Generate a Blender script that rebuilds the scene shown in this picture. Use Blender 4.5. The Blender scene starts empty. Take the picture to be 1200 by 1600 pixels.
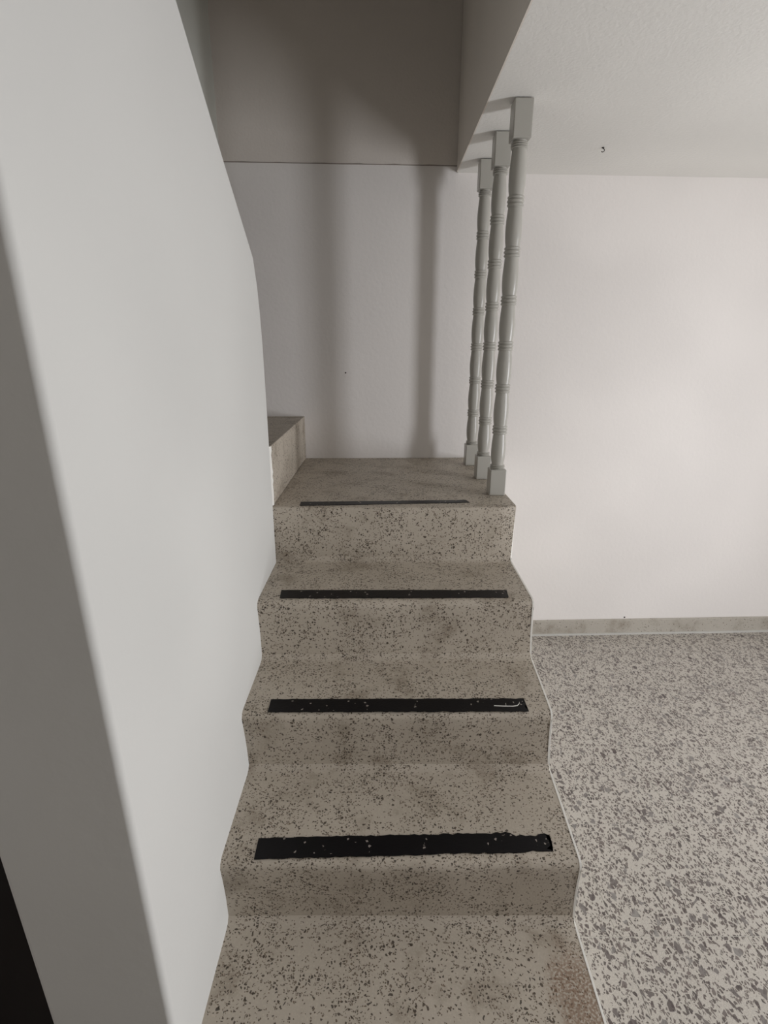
import bpy, bmesh, math, random
import numpy as np
from mathutils import Vector, Matrix

random.seed(7)
C = bpy.context.scene.collection
S = 1.2                       # plan unit -> metres
ZF = -0.875                   # floor level in plan units (the landing is 0)
STEP = 0.175                  # riser in plan units
def P(x, y, z): return Vector((x * S, y * S, (z - ZF) * S))

# ------------------------------------------------------------------ camera
FPX, PITCH, ROLL, YAW, CZ = 815.93, 0.3009, -0.004, -0.009, 0.4452
def cam_dir(a, b, f):
    c, s = math.cos(ROLL), math.sin(ROLL)
    x = c * a + s * b; up = -s * a + c * b
    c, s = math.cos(PITCH), math.sin(PITCH)
    y = c * f + up * s; z = -s * f + up * c
    c, s = math.cos(YAW), math.sin(YAW)
    return Vector((c * x - s * y, s * x + c * y, z))
R_, U_, F_ = cam_dir(1, 0, 0), cam_dir(0, 1, 0), cam_dir(0, 0, 1)
cam = bpy.data.cameras.new('camera')
cam.sensor_fit = 'HORIZONTAL'; cam.sensor_width = 36.0
cam.lens = FPX * 36.0 / 1200.0
cam.clip_start = 0.02
cam_o = bpy.data.objects.new('camera', cam); C.objects.link(cam_o)
M4 = Matrix((R_, U_, -F_)).transposed().to_4x4()
M4.translation = P(0, 0, CZ)
cam_o.matrix_world = M4
bpy.context.scene.camera = cam_o

# ------------------------------------------------------------------ world, daylight, exposure
world = bpy.data.worlds.new('world'); bpy.context.scene.world = world
world.use_nodes = True
bg = world.node_tree.nodes['Background']
bg.inputs[0].default_value = (0.80, 0.90, 1.0, 1); bg.inputs[1].default_value = 1.0

WX, WY0, WY1, WZ0, WZ1 = 2.70, 0.22, 0.67, -0.62, 0.72      # window in the right wall
def area(name, loc, rot, sx, sy, power, col):
    l = bpy.data.lights.new(name, 'AREA'); l.shape = 'RECTANGLE'
    l.size, l.size_y, l.energy, l.color = sx, sy, power, col
    o = bpy.data.objects.new(name, l); C.objects.link(o)
    o.location = loc; o.rotation_euler = rot
    return o
area('window_daylight', P(WX - 0.03, (WY0 + WY1) / 2, (WZ0 + WZ1) / 2), (0, math.pi / 2, 0),
     (WZ1 - WZ0 - .1) * S, (WY1 - WY0 - .1) * S, 65.0, (0.975, 0.99, 1.03))

vs = bpy.context.scene.view_settings
vs.view_transform = 'Standard'; vs.look = 'None'; vs.gamma = 1.0
vs.use_curve_mapping = False; vs.exposure = 0.0

# ------------------------------------------------------------------ materials
def lin(c): return tuple(((v / 255) / 12.92 if v / 255 <= .04045 else ((v / 255 + .055) / 1.055) ** 2.4) for v in c) + (1.0,)
class NT:
    def __init__(s, name, rough=.6, spec=.3):
        s.dim = '3D'; s.m = bpy.data.materials.new(name); s.m.use_nodes = True
        s.t = s.m.node_tree; s.b = s.t.nodes['Principled BSDF']
        s.b.inputs['Roughness'].default_value = rough
        s.b.inputs['Specular IOR Level'].default_value = spec
    def n(s, typ, **kw):
        o = s.t.nodes.new(typ)
        for k, v in kw.items(): setattr(o, k, v)
        return o
    def set(s, sock, v):
        if hasattr(v, 'is_linked') or isinstance(v, bpy.types.NodeSocket): s.t.links.new(v, sock)
        else: sock.default_value = v
    def math(s, op, a, b=0.0, c=None, clamp=False):
        o = s.n('ShaderNodeMath', operation=op, use_clamp=clamp)
        s.set(o.inputs[0], a); s.set(o.inputs[1], b)
        if c is not None: s.set(o.inputs[2], c)
        return o.outputs[0]
    def vmath(s, op, a, b):
        o = s.n('ShaderNodeVectorMath', operation=op); s.set(o.inputs[0], a); s.set(o.inputs[1], b); return o.outputs[0]
    def mix(s, fac, a, b, blend='MIX'):
        o = s.n('ShaderNodeMix', data_type='RGBA', blend_type=blend)
        s.set(o.inputs[0], fac); s.set(o.inputs[6], a); s.set(o.inputs[7], b); return o.outputs[2]
    def ramp(s, x, lo, hi, a=0., b=1.):
        o = s.n('ShaderNodeMapRange', interpolation_type='SMOOTHSTEP')
        s.set(o.inputs[0], x); s.set(o.inputs[1], lo); s.set(o.inputs[2], hi)
        o.inputs[3].default_value = a; o.inputs[4].default_value = b; return o.outputs[0]
    def noise(s, vec, scale, detail=3, rough=.55, col=False):
        o = s.n('ShaderNodeTexNoise', noise_dimensions=s.dim); s.set(o.inputs['Vector'], vec)
        o.inputs['Scale'].default_value = scale; o.inputs['Detail'].default_value = detail
        o.inputs['Roughness'].default_value = rough
        return o.outputs['Color' if col else 'Fac']
    def pos(s): return s.n('ShaderNodeNewGeometry').outputs['Position']
    def unrolled(s, turn=False):
        # a tread runs on into its riser: (x, y + z)
        s.dim = '2D'; sp = s.n('ShaderNodeSeparateXYZ'); s.set(sp.inputs[0], s.pos()); iy, ix = (0, 1) if turn else (1, 0)
        cb = s.n('ShaderNodeCombineXYZ')
        s.set(cb.inputs[0], s.math('MULTIPLY_ADD', sp.outputs[iy], .013, sp.outputs[ix])); s.set(cb.inputs[1], s.math('ADD', sp.outputs[iy], sp.outputs[2])); return cb.outputs[0]
    def obj(s): return s.n('ShaderNodeTexCoord').outputs['Object']
    def bump(s, h, strength, dist=.01):
        o = s.n('ShaderNodeBump'); o.inputs['Strength'].default_value = strength
        o.inputs['Distance'].default_value = dist; s.set(o.inputs['Height'], h)
        s.t.links.new(o.outputs[0], s.b.inputs['Normal'])
    def chips(s, vec, scale, dens, e0, e1):
        """stone chips: mask, per-chip random"""
        a = s.n('ShaderNodeTexVoronoi', feature='DISTANCE_TO_EDGE', voronoi_dimensions=s.dim); c = s.n('ShaderNodeTexVoronoi', feature='F1', voronoi_dimensions=s.dim)
        for o in (a, c):
            s.set(o.inputs['Vector'], vec); o.inputs['Scale'].default_value = scale
        sep = s.n('ShaderNodeSeparateColor'); s.t.links.new(c.outputs['Color'], sep.inputs[0])
        edge = s.math('MULTIPLY_ADD', sep.outputs[2], e1 - e0, e0)
        d = s.math('SUBTRACT', a.outputs['Distance'], edge)
        m = s.math('MULTIPLY', s.ramp(d, 0., .05), s.math('LESS_THAN', sep.outputs[0], dens))
        return m, sep.outputs[1]
    def base(s, v): s.set(s.b.inputs['Base Color'], v)

def plaster(name, rgb, bump=.25, scale=55, var=.03):
    t = NT(name, .75, .2); p = t.pos()
    n1 = t.noise(p, 1.7, 1)
    t.base(t.mix(t.ramp(n1, .3, .7), lin(rgb), lin([c * (1 - var) for c in rgb])))
    t.bump(t.noise(p, scale, 3), bump, .004)
    return t.m
M = {}
M['wall'] = plaster('white_wall_paint', (241, 236, 232))  # white paint, tone lifted for the stronger light on the back wall
M['spine'] = plaster('white_wall_paint_dimmed', (217, 216, 212), .15, 30)  # same white paint, weaker light on this wall put into a darker tone
M['ceiling'] = plaster('ceiling_paint', (240, 238, 233), .3, 90)
M['soffit'] = plaster('soffit_paint', (225, 217, 209), .3, 90)
M['well'] = plaster('stairwell_paint', (238, 230, 221), .3, 90)
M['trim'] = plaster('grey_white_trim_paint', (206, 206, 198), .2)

def terrazzo_floor():
    t = NT('floor_terrazzo', .32, .4); t.dim = '2D'
    oi = t.n('ShaderNodeObjectInfo')
    off = t.n('ShaderNodeCombineXYZ'); r = oi.outputs['Random']
    t.set(off.inputs[0], t.math('MULTIPLY', r, 37.)); t.set(off.inputs[1], t.math('MULTIPLY', r, 91.))
    v = t.vmath('ADD', t.obj(), off.outputs[0])
    dis = t.vmath('SCALE', t.vmath('SUBTRACT', t.noise(v, 45, 1, col=True), (.5, .5, .5)), (0, 0, 0))
    dis.node.inputs['Scale'].default_value = .009
    w = t.vmath('MULTIPLY', t.vmath('ADD', v, dis), (1.22, .82, 1.0))
    big = t.noise(v, 4, 2)
    base = t.mix(big, lin((188, 182, 173)), lin((172, 165, 157)))
    base = t.mix(t.ramp(t.noise(v, 300, 1), .35, .7), base, lin((196, 190, 180)))
    col = base
    for sc, dn, e0, e1, ca, cb in ((150, .40, .05, .22, (104, 94, 89), (64, 55, 53)),
                                   (80, .40, .07, .26, (112, 101, 97), (60, 51, 51)),
                                   (45, .15, .07, .24, (138, 134, 130), (72, 60, 60))):
        m, g = t.chips(w, sc, dn, e0, e1)
        cc = t.mix(g, lin(ca), lin(cb))
        col = t.mix(t.math('MULTIPLY', m, .85), col, cc)
    t.base(col)
    t.set(t.b.inputs['Roughness'], t.math('MULTIPLY_ADD', big, .25, .25))
    return t.m
M['floor'] = terrazzo_floor()

def terrazzo_stair(name, base_a, base_b, stain=True, k=1.0, turn=False):
    t = NT(name, .5, .35); p = t.unrolled(turn)
    dis = t.vmath('SCALE', t.vmath('SUBTRACT', t.noise(p, 80, 1, col=True), (.5, .5, .5)), (0, 0, 0))
    dis.node.inputs['Scale'].default_value = .006
    w = t.vmath('ADD', p, dis)
    base = t.mix(t.noise(p, 5, 2), lin(base_a), lin(base_b))
    # rubbed-in dirt in broad smudges
    base = t.mix(t.math('MULTIPLY', t.ramp(t.noise(p, 7.5, 4, .6), .5, .78), .5), base, lin((116, 102, 84)))
    fine = t.noise(p, 170, 1)
    base = t.mix(t.math('MULTIPLY', t.ramp(fine, .5, .75), .35), base, lin((202, 192, 176)))
    col = base
    dens = t.ramp(t.noise(p, 9, 2), .3, .7, .45, 1.35)
    for sc, dn, e0, e1, cc in ((240, .25 * k, .05, .22, (74, 63, 52)), (140, .23 * k, .12, .30, (48, 40, 33))):
        m, g = t.chips(w, sc, t.math('MULTIPLY', dens, dn), e0, e1)
        c2 = t.mix(g, lin(cc), lin([x * 1.45 for x in cc]))
        col = t.mix(t.math('MULTIPLY', m, .88), col, c2)
    if stain:   # rusty scuffed patch on the lowest tread
        o = t.n('ShaderNodeVectorMath', operation='DISTANCE')
        c = P(.372, .640, -.7); c2 = Vector((c.x + .013 * c.y, c.y + c.z, 0))
        q = t.vmath('MULTIPLY', t.vmath('ADD', p, t.vmath('MULTIPLY', t.vmath('SUBTRACT', t.noise(p, 18, 2, col=True), (.5, .5, .5)), (.07, .07, 0))), (1.0, .55, 0))
        t.set(o.inputs[0], q); o.inputs[1].default_value = (c2.x, c2.y * .55, 0)
        f = t.math('MULTIPLY', t.ramp(o.outputs['Value'], .085, .04), t.ramp(fine, .3, .62))
        col = t.mix(t.math('MULTIPLY', f, .75), col, lin((126, 98, 76)))
    t.base(col); t.bump(fine, .12, .002)
    return t.m
M['stair'] = terrazzo_stair('stair_terrazzo', (192, 182, 168), (177, 167, 153))
M['stair_turn'] = terrazzo_stair('stair_terrazzo_turn', (192, 182, 168), (177, 167, 153), False, .6, True)
M['skirting'] = terrazzo_stair('skirting_terrazzo', (186, 180, 170), (176, 170, 160), False, .12)

def plain(name, rgb, rough=.5, spec=.3, nscale=40, var=.06, bump=.1):
    t = NT(name, rough, spec); p = t.obj()
    t.base(t.mix(t.noise(p, nscale, 3), lin(rgb), lin([c * (1 - var) for c in rgb])))
    if bump: t.bump(t.noise(p, nscale * 2, 3), bump, .002)
    return t.m
M['edge'] = plain('white_edge_paint', (244, 241, 234), .5)
M['grout'] = plain('pale_grout', (206, 204, 198), .7)
M['slab'] = plain('mortar_bed', (196, 192, 183), .7)
M['baluster'] = plain('grey_gloss_paint', (180, 177, 169), .3, .45, 12, .05, 0)
M['dark_wood'] = plain('dark_brown_wood', (26, 16, 15), .55, .2, 9, .5, .2)
M['crack'] = plain('grey_crack', (158, 148, 140), .8)
M['metal'] = plain('dull_metal', (90, 88, 84), .4, .5)
M['frame'] = plain('white_window_frame', (225, 225, 222), .4)
M['rust'] = plain('dark_rusty_steel', (52, 44, 40), .6)

def tape_mat():
    t = NT('black_tape', .36, .2); p = t.obj()
    m, g = t.chips(p, 150, .03, .1, .3)
    wear = t.math('MULTIPLY', t.ramp(t.noise(p, 55, 4, .65), .69, .74), .5)
    c = t.mix(t.noise(p, 20, 3), lin((7, 6, 9)), lin((15, 13, 15)))
    c = t.mix(t.math('MAXIMUM', m, wear), c, lin((150, 142, 134)))
    t.base(c); t.bump(t.noise(p, 180, 3), .2, .002)
    return t.m
M['tape'] = tape_mat()
def glass_mat():
    t = NT('window_glass', .02, .5); t.b.inputs['Transmission Weight'].default_value = 1.0
    t.base((.95, .98, .97, 1)); return t.m
M['glass'] = glass_mat()

# ------------------------------------------------------------------ mesh helpers
def link(name, verts, faces, mat, parent=None, smooth=False, origin=None):
    me = bpy.data.meshes.new(name)
    o0 = Vector(origin) if origin is not None else Vector((0, 0, 0))
    me.from_pydata([tuple(Vector(v) - o0) for v in verts], [], faces)
    bm = bmesh.new(); bm.from_mesh(me); bmesh.ops.recalc_face_normals(bm, faces=bm.faces); bm.to_mesh(me); bm.free()
    me.materials.append(mat)
    if smooth: me.polygons.foreach_set('use_smooth', [True] * len(me.polygons))
    o = bpy.data.objects.new(name, me); C.objects.link(o)
    o.location = o0
    if parent is not None:
        o.parent = parent; o.location = o0 - parent.location
    return o
def boxvf(x0, x1, y0, y1, z0, z1):
    v = [P(x, y, z) for x in (x0, x1) for y in (y0, y1) for z in (z0, z1)]
    f = [(0, 1, 3, 2), (4, 6, 7, 5), (0, 4, 5, 1), (2, 3, 7, 6), (0, 2, 6, 4), (1, 5, 7, 3)]
    return v, f
def boxes(name, bs, mat, parent=None, bevel=0, origin=None):
    V, F = [], []
    for b in bs:
        v, f = boxvf(*b); F += [tuple(i + len(V) for i in q) for q in f]; V += v
    o = link(name, V, F, mat, parent, origin=origin)
    if bevel: bev(o, bevel)
    return o
def bev(o, w, seg=3):
    m = o.modifiers.new('bevel', 'BEVEL'); m.width = w; m.segments = seg; m.limit_method = 'ANGLE'; m.angle_limit = .6
    o.data.polygons.foreach_set('use_smooth', [True] * len(o.data.polygons))
    m.harden_normals = True
    return o
def struct(o): o['kind'] = 'structure'; return o
def tag(o, label, cat, group=None):
    o['label'] = label; o['category'] = cat
    if group: o['group'] = group
    return o
def empty(name, loc):
    o = bpy.data.objects.new(name, None); C.objects.link(o); o.location = loc; o.empty_display_size = .1
    return o
def prism(name, prof, x0, x1, mat, parent=None):
    """(y,z) outline extruded along x"""
    n = len(prof)
    V = [P(x0, y, z) for y, z in prof] + [P(x1, y, z) for y, z in prof]
    F = [tuple(range(n)), tuple(range(2 * n - 1, n - 1, -1))] + [(i, (i + 1) % n, n + (i + 1) % n, n + i) for i in range(n)]
    return link(name, V, F, mat, parent)

# ------------------------------------------------------------------ the room
ZC = 1.077                        # room ceiling
CE = 0.289                        # ceiling edge beside the stair
XL, XW = -0.315, -0.50            # faces of the wall beside the flight
XO, XR, YN = -1.30, 2.70, -4.0    # outer left wall, right wall, near wall
def yb(x): return 2.2229 + math.tan(.0323) * x      # back wall stands a touch askew

floor = struct(boxes('floor', [(XO - .1, XR + .1, YN - .1, 2.45, ZF - .1, ZF - .0006)], M['slab']))
TP = .307; TX0 = .87 - 10 * TP; TY0 = .875 - 17 * TP
tile_me = None; g = .0008
for i in range(-1, 24):
    for j in range(0, 23):
        x0, x1 = TX0 + i * TP + g, TX0 + (i + 1) * TP - g
        y0, y1 = TY0 + j * TP + g, TY0 + (j + 1) * TP - g
        if x1 < XO + .05 or x0 > XR - .05 or y1 < YN + .05 or y0 > 2.2: continue
        if x1 < .40 and y1 > .6: continue
        if x1 < .5 and y0 < -.4: continue
        cx, cy = (x0 + x1) / 2, (y0 + y1) / 2
        if tile_me is None:
            o = boxes('tile', [(x0, x1, y0, y1, ZF - .0005, ZF)], M['floor'], floor, origin=P(cx, cy, ZF))
            bm = bmesh.new(); bm.from_mesh(o.data)
            bmesh.ops.bevel(bm, geom=[e for e in bm.edges if all(v.co.z > -.0002 for v in e.verts)], offset=.0003, segments=1, affect='EDGES')
            bm.to_mesh(o.data); bm.free(); tile_me = o.data
        else:
            o = bpy.data.objects.new('tile', tile_me); C.objects.link(o); o.parent = floor; o.location = P(cx, cy, ZF)

# ceiling slab with the stairwell cut out of it
struct(boxes('ceiling', [(CE, XR + .1, YN - .1, 2.45, ZC, ZC + .12), (XO - .1, CE, YN - .1, -.3, ZC, ZC + .12)], M['ceiling']))
struct(boxes('ceiling_stairwell', [(XO - .1, CE + .06, -.36, 2.4, 2.5, 2.6)], M['soffit']))
struct(boxes('wall_stairwell_right', [(CE, CE + .06, -.3, 2.4, ZC + .121, 2.5), (CE - .004, CE - .0001, -.3, 2.22, ZC, 2.5)], M['well']))
struct(boxes('wall_stairwell_near', [(XO, CE + .06, -.36, -.3, ZC + .12, 2.5)], M['soffit']))

def skew_wall(name, x0, x1, z0, z1, mat):
    V = [P(x, yb(x) + d, z) for x in (x0, x1) for d in (0, .12) for z in (z0, z1)]
    f = [(0, 1, 3, 2), (4, 6, 7, 5), (0, 4, 5, 1), (2, 3, 7, 6), (0, 2, 6, 4), (1, 5, 7, 3)]
    return struct(link(name, V, f, mat))
wall_back = skew_wall('wall_back', XO - .1, XR + .1, ZF, 1.1015, M['wall'])
# the stairwell goes on up behind it, a hair proud of the lower wall and slightly darker in tone
V = []
n = 40
for k in range(n + 1):
    x = XO - .1 + (CE + .02 - XO + .1) * k / n; j = .0012 * math.sin(k * 1.9) + .0008 * math.sin(k * 4.3)
    V += [P(x, yb(x) - .0035, 1.1 + j), P(x, yb(x) - .0035, 2.5), P(x, yb(x) + .12, 2.5), P(x, yb(x) + .12, 1.1 + j)]
F = [(4 * k + q, 4 * k + (q + 1) % 4, 4 * k + 4 + (q + 1) % 4, 4 * k + 4 + q) for k in range(n) for q in range(4)] + [(0, 1, 2, 3), (4 * n + 3, 4 * n + 2, 4 * n + 1, 4 * n)]
wsb = struct(link('wall_stairwell_back', V, F, M['soffit']))
x0, x1 = XO, CE - .003
link('plaster_crack', [P(x, yb(x) - d, z) for x in (x0, x1) for d in (.0005, .0037) for z in (1.0978, 1.1002)],
     [(0, 1, 3, 2), (4, 6, 7, 5), (0, 4, 5, 1), (2, 3, 7, 6), (0, 2, 6, 4), (1, 5, 7, 3)], M['crack'], wsb)
for u, z, r in ((.462, -.065, .0035), (-.14, .355, .003), (1.19, -.79, .004)):      # little nail holes
    y = yb(u) - .0008
    n = 8; V = [P(u, y - .001, z)] + [P(u + r * math.cos(k * 2 * math.pi / n), y, z + r * math.sin(k * 2 * math.pi / n)) for k in range(n)]
    link('nail_hole', V, [(0, 1 + k, 1 + (k + 1) % n) for k in range(n)], M['rust'], wall_back)
struct(boxes('wall_left', [(XO - .1, XO, YN, 2.2, ZF, 2.5)], M['wall']))
struct(boxes('wall_near', [(XO - .1, XR + .1, YN - .1, YN, ZF, ZC)], M['wall']))
struct(boxes('wall_right', [(XR, XR + .12, YN, WY0, ZF, ZC), (XR, XR + .12, WY1, 2.3, ZF, ZC),
                            (XR, XR + .12, WY0, WY1, ZF, WZ0), (XR, XR + .12, WY0, WY1, WZ1, ZC)], M['wall']))
WYM = (WY0 + WY1) / 2
win = struct(boxes('window_1', [(XR + .02, XR + .07, WY0, WY0 + .04, WZ0, WZ1), (XR + .02, XR + .07, WY1 - .04, WY1, WZ0, WZ1),
                                (XR + .02, XR + .07, WY0 + .04, WY1 - .04, WZ0, WZ0 + .04), (XR + .02, XR + .07, WY0 + .04, WY1 - .04, WZ1 - .04, WZ1),
                                (XR + .03, XR + .06, WYM - .01, WYM + .01, WZ0 + .04, WZ1 - .04)], M['frame']))
boxes('pane', [(XR + .042, XR + .047, WY0 + .04, WYM - .01, WZ0 + .04, WZ1 - .04)], M['glass'], win)
boxes('pane', [(XR + .042, XR + .047, WYM + .01, WY1 - .04, WZ0 + .04, WZ1 - .04)], M['glass'], win)
boxes('window_sill', [(XR - .05, XR + .02, WY0 - .04, WY1 + .04, WZ0 - .03, WZ0)], M['frame'], win)

# terrazzo skirting on the back wall and the pale bead below it
def skirt(x0, x1, z0, z1, d):
    V = [P(x, yb(x) - e, z) for x in (x0, x1) for e in (0, d) for z in (z0, z1)]
    return V, [(0, 1, 3, 2), (4, 6, 7, 5), (0, 4, 5, 1), (2, 3, 7, 6), (0, 2, 6, 4), (1, 5, 7, 3)]
sk = struct(bev(link('baseboard_back', *skirt(.41, XR, ZF, -.797, .011), M['skirting']), .002))
link('grout_line', *skirt(.41, XR, ZF, ZF + .009, .018), M['grout'], sk)
struct(boxes('baseboard_right', [(XR - .011, XR, YN, 2.25, ZF, -.797)], M['skirting'], bevel=.002))

# wall beside the flight: its top climbs with the upper stair
prof = [(.543, ZF), (1.487, ZF), (1.487, .30), (1.484, .455), (1.474, .545), (1.462, .60), (1.434, .666), (1.385, .700), (1.221, .812), (1.012, .963), (.76, 1.14), (.474, 1.34)]
spine = struct(prism('wall_spine', prof, XW, XL, M['spine']))
bev(spine, .011, 4)
# ragged plaster where the wall meets the upper step
V, F = [], []; n = 15
for i in range(n):
    z = .004 + .176 * i / (n - 1); w = random.uniform(.004, .013); d = random.uniform(.001, .004)
    V += [P(XL - .003, 1.482, z), P(XL + d + .001, 1.487 + w * .3, z), P(XL + .0012, 1.487 + w, z)]
for i in range(n - 1):
    F += [(3 * i, 3 * i + 1, 3 * i + 4, 3 * i + 3), (3 * i + 1, 3 * i + 2, 3 * i + 5, 3 * i + 4)]
link('plaster_edge', V, F, M['edge'], spine)

# wall of the stairwell above the upper flight, seen over the sloping wall top
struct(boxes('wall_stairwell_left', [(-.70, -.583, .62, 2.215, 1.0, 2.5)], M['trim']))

# assumed door, filling the near-black area under the upper flight
door = struct(boxes('door_1', [(-.56, -.504, .56, .60, ZF, .62), (-1.26, -1.2, .56, .60, ZF, .62), (-1.2, -.56, .56, .60, .56, .62)], M['dark_wood']))
lf = boxes('door_leaf', [(-1.198, -.562, .572, .595, ZF + .008, .558)], M['dark_wood'], door)
for z0, z1 in ((-.78, -.15), (-.05, .48)):
    boxes('panel', [(-1.13, -.63, .564, .573, z0, z1)], M['dark_wood'], lf, bevel=.006)
boxes('handle', [(-.62, -.605, .535, .572, -.13, -.08)], M['metal'], lf, bevel=.004)
struct(boxes('wall_understair', [(XO, XW - .001, .565, .62, .62, 1.2)], M['wall']))

# ------------------------------------------------------------------ staircase
stair = empty('staircase', P(.05, .55, ZF))
tag(stair, 'speckled beige terrazzo staircase rising to a landing beside the white wall', 'staircase')
NL = [(-.318, 1.480), (-.318, 1.213), (-.318, 1.005), (-.318, .781), (-.318, .553)]
NR = [(.410, 1.512), (.399, 1.224), (.397, 1.006), (.400, .777), (.401, .548)]
IL = [1.492, 1.228, 1.029, .796, .566]
IR = [(.403, 1.490), (.409, 1.233), (.411, 1.026), (.408, .793), (.405, .562)]
NC = 24
def step(i):
    """one cast step: tread, rounded nosing, slightly hollow riser with a soft cove"""
    z1 = -i * STEP; z0 = z1 - STEP if i < 4 else ZF
    r = .007 if i == 0 else .017
    rows = []
    for c in range(NC + 1):
        t = c / NC; col = []
        nx = NL[i][0] + (NR[i][0] - NL[i][0]) * t; ny = NL[i][1] + (NR[i][1] - NL[i][1]) * t
        if i == 0: ny = NL[0][1] + (.018 * max(0, (t - .9) / .1) ** 2)
        ix = -.318 + (IR[i][0] + .318) * t; iy = IL[i] + (IR[i][1] - IL[i]) * t
        if i == 0: bx, by = (-.318 + (.405 + .318) * t), 2.2
        else: bx = -.318 + (IR[i - 1][0] + .318) * t; by = IL[i - 1] + (IR[i - 1][1] - IL[i - 1]) * t
        if i == 0: by = yb(bx) - .001
        wob = .0016 * math.sin(9 * t + i * 2.1) + .0012 * math.sin(23 * t + i)
        ny += wob
        dip = 0 if i == 0 else .0025 * math.sin(math.pi * t)        # worn hollow
        def pt(x, y, z): col.append(P(x, y, z))
        # soft cove against the riser behind, then tread, nosing, riser
        rc = 0 if i == 0 else .02
        if i > 0:
            pt(bx, by + .004, z1 + rc); pt(bx, by - rc * .10, z1 + rc * .55); pt(bx, by - rc * .45, z1 + rc * .14); pt(bx, by - rc * 1.1, z1)
        else:
            pt(bx, by, z1); pt(bx, by - .01, z1); pt(bx, by - .05, z1); pt(bx, by - .1, z1)
        yl = col[-1].y / S
        for k in (.25, .5, .75): pt(bx + (nx - bx) * k, yl + (ny + r - yl) * k, z1 - dip * math.sin(math.pi * k) * .6)
        for a in (0, 22, 45, 68, 90):
            a = math.radians(a)
            pt(nx, ny + r - r * math.sin(a), z1 - r + r * math.cos(a) - (dip * .7 if a < 1 else dip * .5))
        for k in (.2, .4, .6, .8, 1.0):
            zz = z1 - r - (STEP - r) * k
            if i == 4: zz = z1 - r - (z1 - r - ZF) * k
            hollow = .004 * math.sin(math.pi * k) if i else .001
            pt(nx + (ix - nx) * k, ny + (iy - ny) * k + hollow, zz)
        if i < 4: pt(ix, iy, ZF)
        pt(ix, by + .004, ZF)
        rows.append(col)
    m = len(rows[0]); V = [v for c in rows for v in c]; F = []
    for c in range(NC):
        for k in range(m):
            k2 = (k + 1) % m
            F.append((c * m + k, c * m + k2, (c + 1) * m + k2, (c + 1) * m + k))
    F += [tuple(range(m)), tuple(range(NC * m + m - 1, NC * m - 1, -1))]
    o = link('landing' if i == 0 else 'step', V, F, M['stair'], stair, True)
    for p in o.data.polygons:
        if len(p.vertices) > 4: p.use_smooth = False
    o.data.materials.append(M['edge']); o.data.polygons[len(F) - 1].material_index = 1      # side painted white
    o.data.set_sharp_from_angle(angle=math.radians(50))
    return rows
allrows = [step(i) for i in range(5)]
# white painted side of the flight, seen as a thin pale line along the treads
pts = []
for i in range(1, 5):
    r = allrows[i][NC]; pts += r[3 if i > 1 else 1: -2 if i < 4 else -1]
e = .004
V = [Vector((p.x - .0012, p.y - .0004, p.z + .0008)) for p in pts] + [Vector((p.x + e, p.y - .0004, p.z + .0008)) for p in pts]
n = len(pts)
V += [Vector((p.x + e, p.y + .0005, p.z - .012)) for p in pts] + [Vector((p.x - .0012, p.y + .0005, p.z - .012)) for p in pts]
F = [(m * n + k, m * n + k + 1, (m + 1) % 4 * n + k + 1, (m + 1) % 4 * n + k) for k in range(n - 1) for m in range(4)]
link('painted_edge', V, F, M['edge'], stair)
# first step of the next flight, turning left off the landing, and the hidden ones after it
boxes('step', [(XO + .01, XL, 1.49, 2.17, .0005, .178)], M['stair_turn'], stair, bevel=.004)
us = boxes('step', [(XO + .01, XL, 2.1705, 2.2115, .0005, .178)], M['stair_turn'], stair)
for k in range(1, 5):
    boxes('step', [(XO + .01, XW - .005, 1.487 - .2 * k, 1.487 - .2 * (k - 1) - .001, .06 + STEP * (k - 1), .178 + STEP * k)], M['stair'], stair, bevel=.004)

# ------------------------------------------------------------------ anti-slip strips
def strip(corners, z, label, rag, seed):
    rnd = random.Random(seed)
    (a, b, c, d) = [Vector((x, y, 0)) for x, y in corners]       # back-left, back-right, front-right, front-left
    n = 60; top, bot = [], []
    for k in range(n + 1):
        t = k / n; j = rnd.uniform(-.0009, .0009) * (1 + rag * t)
        top.append(a.lerp(b, t) + Vector((0, j, 0)))
        bot.append(d.lerp(c, t) + Vector((0, rnd.uniform(-.0009, .0009) * (1 + rag * t), 0)))
    end = [b.lerp(c, k / 8) + Vector((rnd.uniform(-.006, .002) * rag, 0, 0)) for k in range(1, 8)]
    if rag > 1.5:
        for k in range(n - 7, n + 1): top[k] += Vector((0, -.006 - rnd.uniform(0, .002), 0))
    ring = top + end + bot[::-1]
    m = len(ring); th = .0016
    V = [P(q.x, q.y, z + .0006 - .0002) for q in ring] + [P(q.x, q.y, z + th) for q in ring]
    F = [(k, (k + 1) % m, m + (k + 1) % m, m + k) for k in range(m)]
    # caps as quads across the strip
    for o in (0, m):
        for k in range(n): F.append((o + k, o + k + 1, o + m - 2 - k, o + m - 1 - k))
        F.append(tuple([o + n] + [o + n + 1 + q for q in range(7)] + [o + n + 8]))
    ctr = sum(ring, Vector()) / m
    o = link('anti_slip_strip', V, F, M['tape'], origin=P(ctr.x, ctr.y, z))
    return tag(o, label, 'anti-slip strip', 'black strips across the stair treads')
strip([(-.24, 1.534), (.268, 1.558), (.275, 1.530), (-.238, 1.493)], 0, 'thin black anti-slip strip along the front edge of the landing', .5, 1)
strip([(-.264, 1.284), (.344, 1.284), (.339, 1.240), (-.26, 1.236)], -STEP, 'black anti-slip strip on the step just below the landing', .4, 2)
st3 = strip([(-.257, 1.056), (.345, 1.057), (.345, 1.011), (-.256, 1.010)], -2 * STEP, 'black anti-slip strip scratched white at its right end, second step below the landing', .8, 3)
strip([(-.25, .837), (.357, .849), (.353, .805), (-.249, .790)], -3 * STEP, 'widest black anti-slip strip with torn ragged right end on the nearest nosing', 2.0, 4)

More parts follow.
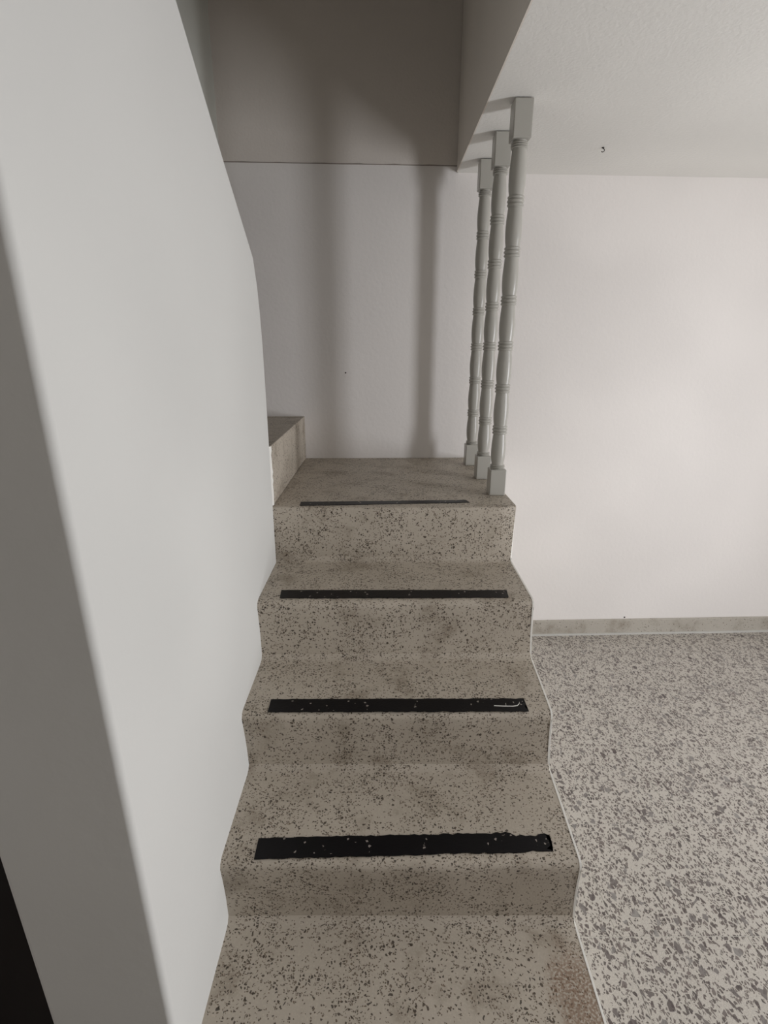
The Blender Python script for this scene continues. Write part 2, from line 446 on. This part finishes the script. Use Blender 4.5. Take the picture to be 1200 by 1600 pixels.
for q in ([(.268, 1.0300), (.290, 1.0285), (.312, 1.0280), (.322, 1.0300)], [(.296, 1.0290), (.2975, 1.0385)], [(.322, 1.0290), (.329, 1.0370), (.331, 1.0420)]):
    V, F = [], []
    for k, (x, y) in enumerate(q): V += [P(x, y - .0012, -2 * STEP + .0017), P(x, y + .0012, -2 * STEP + .0019), P(x + .0006, y, -2 * STEP + .0026)]
    for k in range(len(q) - 1): F += [(3 * k, 3 * k + 3, 3 * k + 5, 3 * k + 2), (3 * k + 2, 3 * k + 5, 3 * k + 4, 3 * k + 1)]
    link('scratch', V, F, M['edge'], st3)

# ------------------------------------------------------------------ turned balusters
def lathe(prof, cx, cy, seg=28):
    V, F = [], []
    for z, r in prof:
        for k in range(seg):
            a = 2 * math.pi * k / seg; V.append(P(cx + r * math.cos(a), cy + r * math.sin(a), z))
    for i in range(len(prof) - 1):
        for k in range(seg):
            F.append((i * seg + k, i * seg + (k + 1) % seg, (i + 1) * seg + (k + 1) % seg, (i + 1) * seg + k))
    F += [tuple(range(seg)), tuple((len(prof) - 1) * seg + k for k in range(seg))]
    return V, F
RINGS = [.090, .208, .334, .458, .584, .712, .840, .972]
RC = .0228
def baluster(cx, cy, label, first=None):
    loc = P(cx, cy, 0.0)
    if first is not None:
        r = first.copy(); C.objects.link(r); r.location = loc; r['label'] = label
        for ch in first.children:
            c = ch.copy(); C.objects.link(c); c.parent = r
        return r
    t = empty('baluster', loc)
    tag(t, label, 'baluster', 'turned balusters on the landing')
    h = .0255
    boxes('base_block', [(cx - h, cx + h, cy - h, cy + h, 0, .084)], M['baluster'], t, bevel=.004, origin=loc)
    boxes('top_block', [(cx - h, cx + h, cy - h, cy + h, .984, ZC - .0025)], M['baluster'], t, bevel=.004, origin=loc)
    pr = [(.082, .0185)]
    for a, b in zip(RINGS[:-1], RINGS[1:]):
        for k in range(9):
            u = k / 8
            # fuller in the lower half, drawn in towards the collar above
            rr = .0192 + .0038 * math.sin(math.pi * (u ** .8))
            pr.append((a + .012 + (b - a - .024) * u, rr))
    pr.append((.986, .0185))
    o = link('shaft', *lathe(pr, cx, cy), M['baluster'], t, True, origin=loc); o.data.set_sharp_from_angle(angle=math.radians(60))
    for q, z in enumerate(RINGS):
        b = []
        prof2 = [(-.0135, .0185), (-.0125, .0215), (-.0095, .0232), (-.0065, .0215), (-.005, .0196), (-.003, .0222), (0, .0238), (.003, .0222), (.005, .0196), (.0065, .0215), (.0095, .0232), (.0125, .0215), (.0135, .0185)]
        s = .55 if q in (0, 7) else 1.0
        b = [(z + dz * s, r) for dz, r in prof2]
        o = link('turned_ring', *lathe(b, cx, cy), M['baluster'], t, True, origin=loc); o.data.set_sharp_from_angle(angle=math.radians(70))
    return t
b0 = baluster(.3770, 1.638, 'grey turned baluster nearest the camera, at the corner of the landing')
baluster(.3735, 1.857, 'grey turned baluster in the middle of the row of three', b0)
baluster(.3715, 2.094, 'grey turned baluster farthest back, closest to the rear wall', b0)

# ------------------------------------------------------------------ little hook in the ceiling
hk = empty('ceiling_hook', P(.725, 1.967, ZC))
tag(hk, 'tiny dark metal hook screwed into the white ceiling', 'hook')
loc = hk.location
link('screw_plate', *lathe([(ZC - .0025, .0035), (ZC - .0002, .0045)], .725, 1.967, 12), M['rust'], hk, origin=loc)
V, F = [], []; n = 12; seg = 6
path = [Vector((.725 + .0055 * math.sin(a), 1.967, ZC - .003 - .005 * (1 - math.cos(a)))) for a in [k * 4.0 / n for k in range(n + 1)]]
for i, q in enumerate(path):
    d = (path[min(i + 1, n)] - path[max(i - 1, 0)]).normalized(); s1 = Vector((0, 1, 0)); s2 = d.cross(s1)
    for k in range(seg):
        a = 2 * math.pi * k / seg; w = q + (s1 * math.cos(a) + s2 * math.sin(a)) * .0013; V.append(P(*w))
for i in range(n):
    for k in range(seg): F.append((i * seg + k, i * seg + (k + 1) % seg, (i + 1) * seg + (k + 1) % seg, (i + 1) * seg + k))
F += [tuple(range(seg)), tuple(n * seg + k for k in range(seg))]
link('hook_wire', V, F, M['rust'], hk, True, origin=loc)
